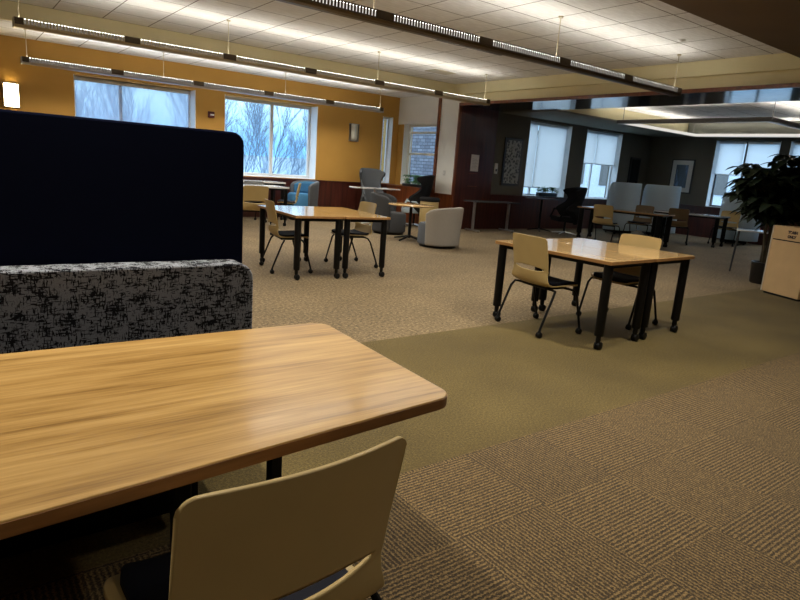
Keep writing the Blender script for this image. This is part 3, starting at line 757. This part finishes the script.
wing_chair('black headed wing chair in profile beside the reddish wood ledge', (9.12, 11.66, 0), R(52), 'black_cloth', 'lounge', 1.26)  # pale felt on seat and arms stands in for blue window light
wing_chair('black wing chair with silver star base below the half shaded window', (12.80, 9.98, 0), R(62), 'black_cloth', 'black_cloth', 1.22)
st = thing('storage_stool', 'round tan stool with dark cushion top behind the round table', 'stool', (9.08, 11.05, 0))
B().lathe([(.21, .0), (.22, .02), (.22, .64), (.21, .655)], seg=28).obj('drum', 'shell', st)
B().lathe([(.22, .655), (.24, .67), (.24, .72), (.21, .75), (0, .755)], seg=28).obj('cushion', 'black_cloth', st)

# ------------------------------------------------------------------ tall screened lounge chairs
def lounge(label, loc, rz, h=1.40, arc=170, r=.50):
    t = thing('screen_lounge', label, 'lounge chair', loc, rz, 'tall screened lounge chairs')
    a0 = R(270 - arc / 2); da = R(arc)
    def f(u, v):
        a = a0 + da * u; e = abs(u - .5) * 2
        top = h - (.22 * max(0, e - .80) / .2 * max(0, e - .80) / .2)
        z = .12 + (top - .12) * v
        return Vector((r * math.cos(a) * (1.06 - .06 * v), r * .85 * math.sin(a), z))
    B().grid(f, 40, 10).obj('privacy_shell', 'lounge', t, solid=.04, off=-1, bev=.015, seg=2, angle=70)
    B().prism(rounded([(-.32, -.3), (.32, -.3), (.32, .32), (-.32, .32)], .07, 5), .28, .45).obj('seat', 'grey_mid', t, bev=.03)
    B().prism(rounded([(-.30, -.34), (.30, -.34), (.30, -.22), (-.30, -.22)], .04, 4), .45, 1.0).obj('backrest', 'grey_mid', t, bev=.03)
    B().box(-.28, .28, -.26, .26, .04, .28).obj('base', 'black', t, smooth=False, bev=.01)
    for sx in (-1, 1):
        for sy in (-1, 1): B().lathe([(.02, 0), (.02, .045)], (sx * .22, sy * .2), 8).obj('glide', 'caster', t)
    return t
lounge('tall pale blue grey lounge screen nearest the half shaded window', (15.1, 9.95, 0), R(-20), 1.42)
lounge('tall pale blue grey lounge screen in front of the framed picture', (16.05, 9.36, 0), R(-44), 1.42)
lounge('tall pale blue grey lounge screen half hidden by the big plant', (17.2, 7.65, 0), R(-70), 1.36)

# ------------------------------------------------------------------ big plant, planters
def leaf(b, base, d, L, w, droop=.3):
    d = d.normalized(); side = d.cross(Vector((0, 0, 1)))
    side = side.normalized() if side.length > 1e-3 else Vector((1, 0, 0))
    up = side.cross(d).normalized()
    rows = []
    for k, (t, ww) in enumerate(((0, .12), (.22, .75), (.5, 1.0), (.78, .7), (1.0, .05))):
        c = base + d * (L * t) - Vector((0, 0, 1)) * droop * L * t * t
        rows.append([b.bm.verts.new(c - side * w * ww + up * w * ww * .25), b.bm.verts.new(c), b.bm.verts.new(c + side * w * ww + up * w * ww * .25)])
    for r0, r1 in zip(rows, rows[1:]):
        for i in range(2): b.bm.faces.new((r0[i], r0[i + 1], r1[i + 1], r1[i]))
pt = thing('umbrella_plant', 'big dark leafy potted umbrella plant beside the tan trash bin', 'plant', (10.30, 4.08, 0))
B().lathe([(.15, 0), (.165, .02), (.175, .27), (.185, .30), (.185, .34), (.165, .34), (.16, .31)], seg=28).obj('pot', 'pot', pt)
B().lathe([(.16, .305), (0, .315)], seg=20).obj('soil', 'soil', pt)
rnd = random.Random(11); stb = B(); lf = B()
tops = []
for k in range(16):
    a = 2 * PI * k / 16 + rnd.uniform(-.3, .3); rr = rnd.uniform(.15, .58); zt = rnd.uniform(1.25, 1.95)
    p0 = Vector((.06 * math.cos(a), .06 * math.sin(a), .33)); p2 = Vector((rr * math.cos(a), rr * math.sin(a), zt)); p1 = (p0 + p2) / 2 + Vector((0, 0, .15)) - Vector((math.cos(a), math.sin(a), 0)) * .1
    stb.tube([p0, p1, p2], .013, 6, .008)
    for t in (.58, .68, .77, .85, .93, 1.0):
        c = (p0 * (1 - t) ** 2 + p1 * 2 * t * (1 - t) + p2 * t * t)
        for q in range(2):
            aa = rnd.uniform(0, 2 * PI); out_ = Vector((math.cos(aa), math.sin(aa), rnd.uniform(.1, .6))).normalized(); tip = c + out_ * rnd.uniform(.18, .34)
            stb.tube([c, tip], .005, 4)
            nl = rnd.randint(6, 8)
            for j in range(nl):
                b_ = 2 * PI * j / nl + rnd.uniform(-.15, .15)
                dd = Vector((math.cos(b_), math.sin(b_), rnd.uniform(-.25, .25)))
                leaf(lf, tip, dd, rnd.uniform(.19, .30), rnd.uniform(.048, .072), .45)
stb.obj('stems', 'stem', pt); lf.obj('foliage', 'leaf', pt)

def planter(label, loc, rz, L, W, hp, hl, seed, n=26):
    t = thing('planter', label, 'plant', loc, rz, 'window planters')
    B().prism(rounded([(-L / 2, -W / 2), (L / 2, -W / 2), (L / 2, W / 2), (-L / 2, W / 2)], .02, 3), 0, hp).obj('planter_box', 'pot', t, bev=.006)
    rn = random.Random(seed); b = B()
    for k in range(n):
        p = Vector((rn.uniform(-L / 2, L / 2) * .9, rn.uniform(-W / 2, W / 2) * .8, hp * .9))
        q = p + Vector((rn.uniform(-.1, .1), rn.uniform(-.08, .08), rn.uniform(.04, hl)))
        b.tube([p, q], .004, 4)
        for j in range(6):
            a = rn.uniform(0, 2 * PI); leaf(b, q, Vector((math.cos(a), math.sin(a), rn.uniform(-.1, .6))), rn.uniform(.07, .13), rn.uniform(.018, .03), .4)
    b.obj('foliage', 'leaf2', t); return t
planter('green leafy planter on the ledge below the small brick view window', (9.64, 12.42, .92), R(90), .85, .16, .07, .24, 3, 60)
planter('green plant on the sill of the shaded window by the mosaic panel', (13.3, 11.125, .892), 0, .75, .14, .10, .15, 5, 34)

# ------------------------------------------------------------------ trash bin
tb = thing('trash_bin', 'tan laminate trash bin at the right edge with printed lid label', 'trash bin', (9.36, 3.69, 0), math.atan2(-.63, -.28))
# local x runs along the front face, local y = away from the camera
BW, BD, BH = .62, .50, .975
B().box(.0, BW, .02, BD, .03, BH - .20).obj('cabinet', 'bin', tb, smooth=False, bev=.004)
B().box(.02, BW - .02, .04, BD - .02, 0, .03).obj('toe_kick', 'black', tb, smooth=False)
B().box(.01, BW - .01, .03, BD - .01, BH - .20, BH - .185).obj('shadow_gap', 'black', tb, smooth=False)
lid = B().box(.0, BW, .02, BD, BH - .185, BH).obj('lid', 'bin', tb, smooth=False, bev=.004)
B().box(-.014, 0.0, .012, BD, .03, BH).obj('edge_strip', 'bin_edge', tb, smooth=False, bev=.003)
def text_mesh(body, size, name, mat, parent, loc, rot, bold=.004):
    cu = bpy.data.curves.new(name, 'FONT'); cu.body = body; cu.size = size; cu.align_x = 'CENTER'; cu.extrude = .001; cu.offset = bold
    to = bpy.data.objects.new(name, cu); C.objects.link(to)
    dg = bpy.context.evaluated_depsgraph_get(); me = bpy.data.meshes.new_from_object(to.evaluated_get(dg))
    bpy.data.objects.remove(to); me.materials.clear(); me.materials.append(MAT[mat])
    o_ = bpy.data.objects.new(name, me); C.objects.link(o_); o_.parent = parent; o_.location = loc; o_.rotation_euler = rot
    o_['label'] = 'dark lettering on the lid'
    return o_
text_mesh('TRASH', .050, 'lettering', 'ink', lid, (.33, .0185, BH - .088), (PI / 2, 0, 0))
text_mesh('ONLY', .050, 'lettering', 'ink', lid, (.325, .0185, BH - .150), (PI / 2, 0, 0))
bc = thing('bookcase', 'low dark reddish wood cabinet behind plant and trash bin', 'cabinet', (13.2, 4.3, 0))
B().box(-.2, .2, -.55, .55, .06, 1.3).obj('carcass', 'cherry', bc, smooth=False, bev=.004)
B().box(-.22, .22, -.57, .57, 1.3, 1.33).obj('cabinet_top', 'cherry', bc, smooth=False, bev=.004)
B().box(-.17, .18, -.52, .52, 0, .06).obj('plinth', 'black', bc, smooth=False)
for s_ in (-1, 1):
    dr = B().box(-.222, -.2, s_ * .28 - .26, s_ * .28 + .26, .1, 1.26).obj('door', 'cherry', bc, smooth=False, bev=.003)
    B().tube([(-.24, s_ * .06, .62), (-.24, s_ * .06, .78)], .006, 6).obj('handle', 'silver', dr)

# ------------------------------------------------------------------ outdoors
gm = B()
def gz(x, y): return -.6 + max(0, (math.hypot(x - 6, y - 6) - 14)) * .022
gm.grid(lambda u, v: Vector((-60 + 160 * u, -20 + 140 * v, gz(-60 + 160 * u, -20 + 140 * v) - .3)), 40, 40,
        lambda u, v: not (-6 < -60 + 160 * u < 20 and -20 + 140 * v < 14.6))
tag(gm.obj('winter_ground', 'sky_tinted_ground'), 'winter ground tinted sky blue, rising outside the windows', 'ground', kind='structure')
bb = thing('brick_building', 'pale grey brick building outside the small window', 'building', (16.5, 24, -.6))
B().box(0, 3, -5.5, 3.5, 0, 9).obj('brick_wall', 'brick', bb, smooth=False)
B().box(-.15, 3.15, -5.65, 3.65, 9, 9.3).obj('parapet', 'house', bb, smooth=False)
for k in range(2):
    B().box(-.06, -.0, -3.5 + k * 3.8, -2.2 + k * 3.8, 4.6, 6.4).obj('building_window', 'dark_alu', bb, smooth=False)
for pos_, rz_, lb_ in (((38, 14, -.5), 0, 'pale rendered building outside the second room end windows'), ((40, 31, -.5), R(35), 'pale rendered building beyond the half shaded window by the black wing chair')):
  pb = thing('pale_building', lb_, 'building', pos_, rz_)
  B().box(0, 8, -9, 7, 0, 5.2).obj('rendered_wall', 'house', pb, smooth=False)
  B().box(-.3, 8.3, -9.3, 7.3, 5.2, 5.5).obj('roof', 'dark_alu', pb, smooth=False)
  for k in range(6): B().box(-.05, 0, -8 + k * 2.4, -6.8 + k * 2.4, 1.6, 3.4).obj('building_window', 'dark_alu', pb, smooth=False)

def make_tree(seed, H, label):
    rn = random.Random(seed); t = thing('bare_tree', label, 'tree', (0, 0, 0), 0, 'bare trees outside')
    tr = B(); br = B()
    def grow(b, p, d, L, r, lvl):
        n = 4; pts = [p.copy()]; dd = d.copy()
        for k in range(n):
            dd = (dd + Vector((rn.uniform(-.16, .16), rn.uniform(-.16, .16), rn.uniform(-.02, .12)))).normalized(); pts.append(pts[-1] + dd * (L / n))
        b.tube(pts, r, 5 if lvl < 2 else 3, r * .45)
        if lvl >= 4: return
        m = (16, 8, 6, 4)[lvl]
        for k in range(m):
            t_ = (.10 + .90 * (k + .5) / m) if lvl == 0 else (.2 + .8 * (k + .5) / m)
            i = min(int(t_ * n), n - 1); q = pts[i].lerp(pts[i + 1], t_ * n - i)
            a = rn.uniform(0, 2 * PI); o_ = dd.orthogonal().normalized(); o_ = Matrix.Rotation(a, 3, dd) @ o_
            nd = (dd * rn.uniform(.8, 1.1) + o_ * rn.uniform(.35, .6) + Vector((0, 0, .15))).normalized()
            grow(br, q, nd, L * rn.uniform(.36, .55) * (1.1 - .4 * t_), r * .48, lvl + 1)
    grow(tr, Vector((0, 0, -.3)), Vector((0, 0, 1)), H, .042 * H / 6, 0)
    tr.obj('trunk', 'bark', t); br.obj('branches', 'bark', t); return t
tl = 'bare winter tree of the thicket outside the ochre wall windows'
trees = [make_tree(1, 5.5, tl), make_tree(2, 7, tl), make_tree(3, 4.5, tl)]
rn = random.Random(5); k = 0
plan = [(3.6, 19.2), (6.6, 20.2), (9.6, 18.6)]
for y, step in ((24., 2.7), (29., 2.7), (35., 3.0), (42., 3.2)):
    x = y * .12
    while x < y * .57:
        plan.append((x + rn.uniform(-.3, .3), y + rn.uniform(-.9, .9))); x += step
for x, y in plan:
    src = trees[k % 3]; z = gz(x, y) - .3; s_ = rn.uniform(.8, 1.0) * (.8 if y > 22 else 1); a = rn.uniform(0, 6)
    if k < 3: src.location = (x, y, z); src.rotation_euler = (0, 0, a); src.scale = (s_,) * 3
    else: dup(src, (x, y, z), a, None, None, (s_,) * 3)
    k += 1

# added lamps in the brown soffit, out of view, to brighten the foreground
for k, (x, y) in enumerate(((-2.2, 2.5), (.4, 2.5), (2.6, 2.5), (4.6, 2.2), (-1.0, -1.2), (1.6, -1.2), (4.2, -1.2))):
    t = thing('soffit_fill_light', 'added unseen fill light in the brown soffit', 'light', (x, y, 3.15), 0, 'added soffit fill lights')
    B().lathe([(.075, -.006), (.09, -.004), (.09, 0), (.075, 0)], seg=24).obj('trim_ring', 'fixture', t)
    l = bpy.data.lights.new('soffit_fill_lamp', 'AREA'); l.shape = 'DISK'; l.size = .13; l.energy = 36 if y > 0 else 9; l.color = (1.0, .93, .80); l.spread = R(140)
    lo = bpy.data.objects.new('soffit_fill_lamp', l); C.objects.link(lo); lo.parent = t; lo.location = (0, 0, -.008)

# ------------------------------------------------------------------ world, camera, view
w = bpy.data.worlds.new('sky'); S.world = w; w.use_nodes = True
nt = w.node_tree; nt.nodes.clear(); n = N(nt)
tc = n('TexCoord'); sp = n('SeparateXYZ'); nt.links.new(tc.outputs['Generated'], sp.inputs[0])
c = n.ramp(n.math('MULTIPLY_ADD', sp.outputs[2], 2.0, .1), [(.0, (.16, .40, .78)), (.14, (.18, .45, .84)), (.30, (.52, .80, .97)), (.6, (.62, .82, 1.0))])
# an overcast sky: somewhat brighter overhead than at the horizon
sg = n('MapRange', interpolation_type='SMOOTHSTEP', ins={'Value': sp.outputs[2], 'From Min': .12, 'From Max': .7, 'To Min': 2.1, 'To Max': 3.2})
bg = n('Background', ins={'Color': c, 'Strength': sg.outputs[0]}); wo = n('OutputWorld'); nt.links.new(bg.outputs[0], wo.inputs[0])

yaw, pitch, roll, fpx = 6.50841236e-01, -2.18523781e-01, 7.31872432e-02, 598.356
F = Vector((math.sin(yaw) * math.cos(pitch), math.cos(yaw) * math.cos(pitch), math.sin(pitch)))
r_ = Vector((math.cos(yaw), -math.sin(yaw), 0)); u_ = r_.cross(F)
cr, sr = math.cos(roll), math.sin(roll)
Rt = cr * r_ + sr * u_; U = cr * u_ - sr * r_
cam = bpy.data.cameras.new('camera'); cam.sensor_width = 36; cam.lens = 36 * fpx / 800; cam.clip_start = .05; cam.clip_end = 300
co = bpy.data.objects.new('camera', cam); C.objects.link(co)
co.matrix_world = Matrix(((Rt.x, U.x, -F.x, 0), (Rt.y, U.y, -F.y, 0), (Rt.z, U.z, -F.z, 1.4), (0, 0, 0, 1)))
S.camera = co
vs = S.view_settings; S.display_settings.display_device = 'sRGB'
vs.view_transform = 'Standard'; vs.look = 'None'; vs.exposure = .25; vs.gamma = 1; vs.use_curve_mapping = False
S.cycles.max_bounces = 8; S.cycles.diffuse_bounces = 5; S.cycles.transparent_max_bounces = 16
S.cycles.sample_clamp_indirect = 6; S.cycles.use_denoising = True
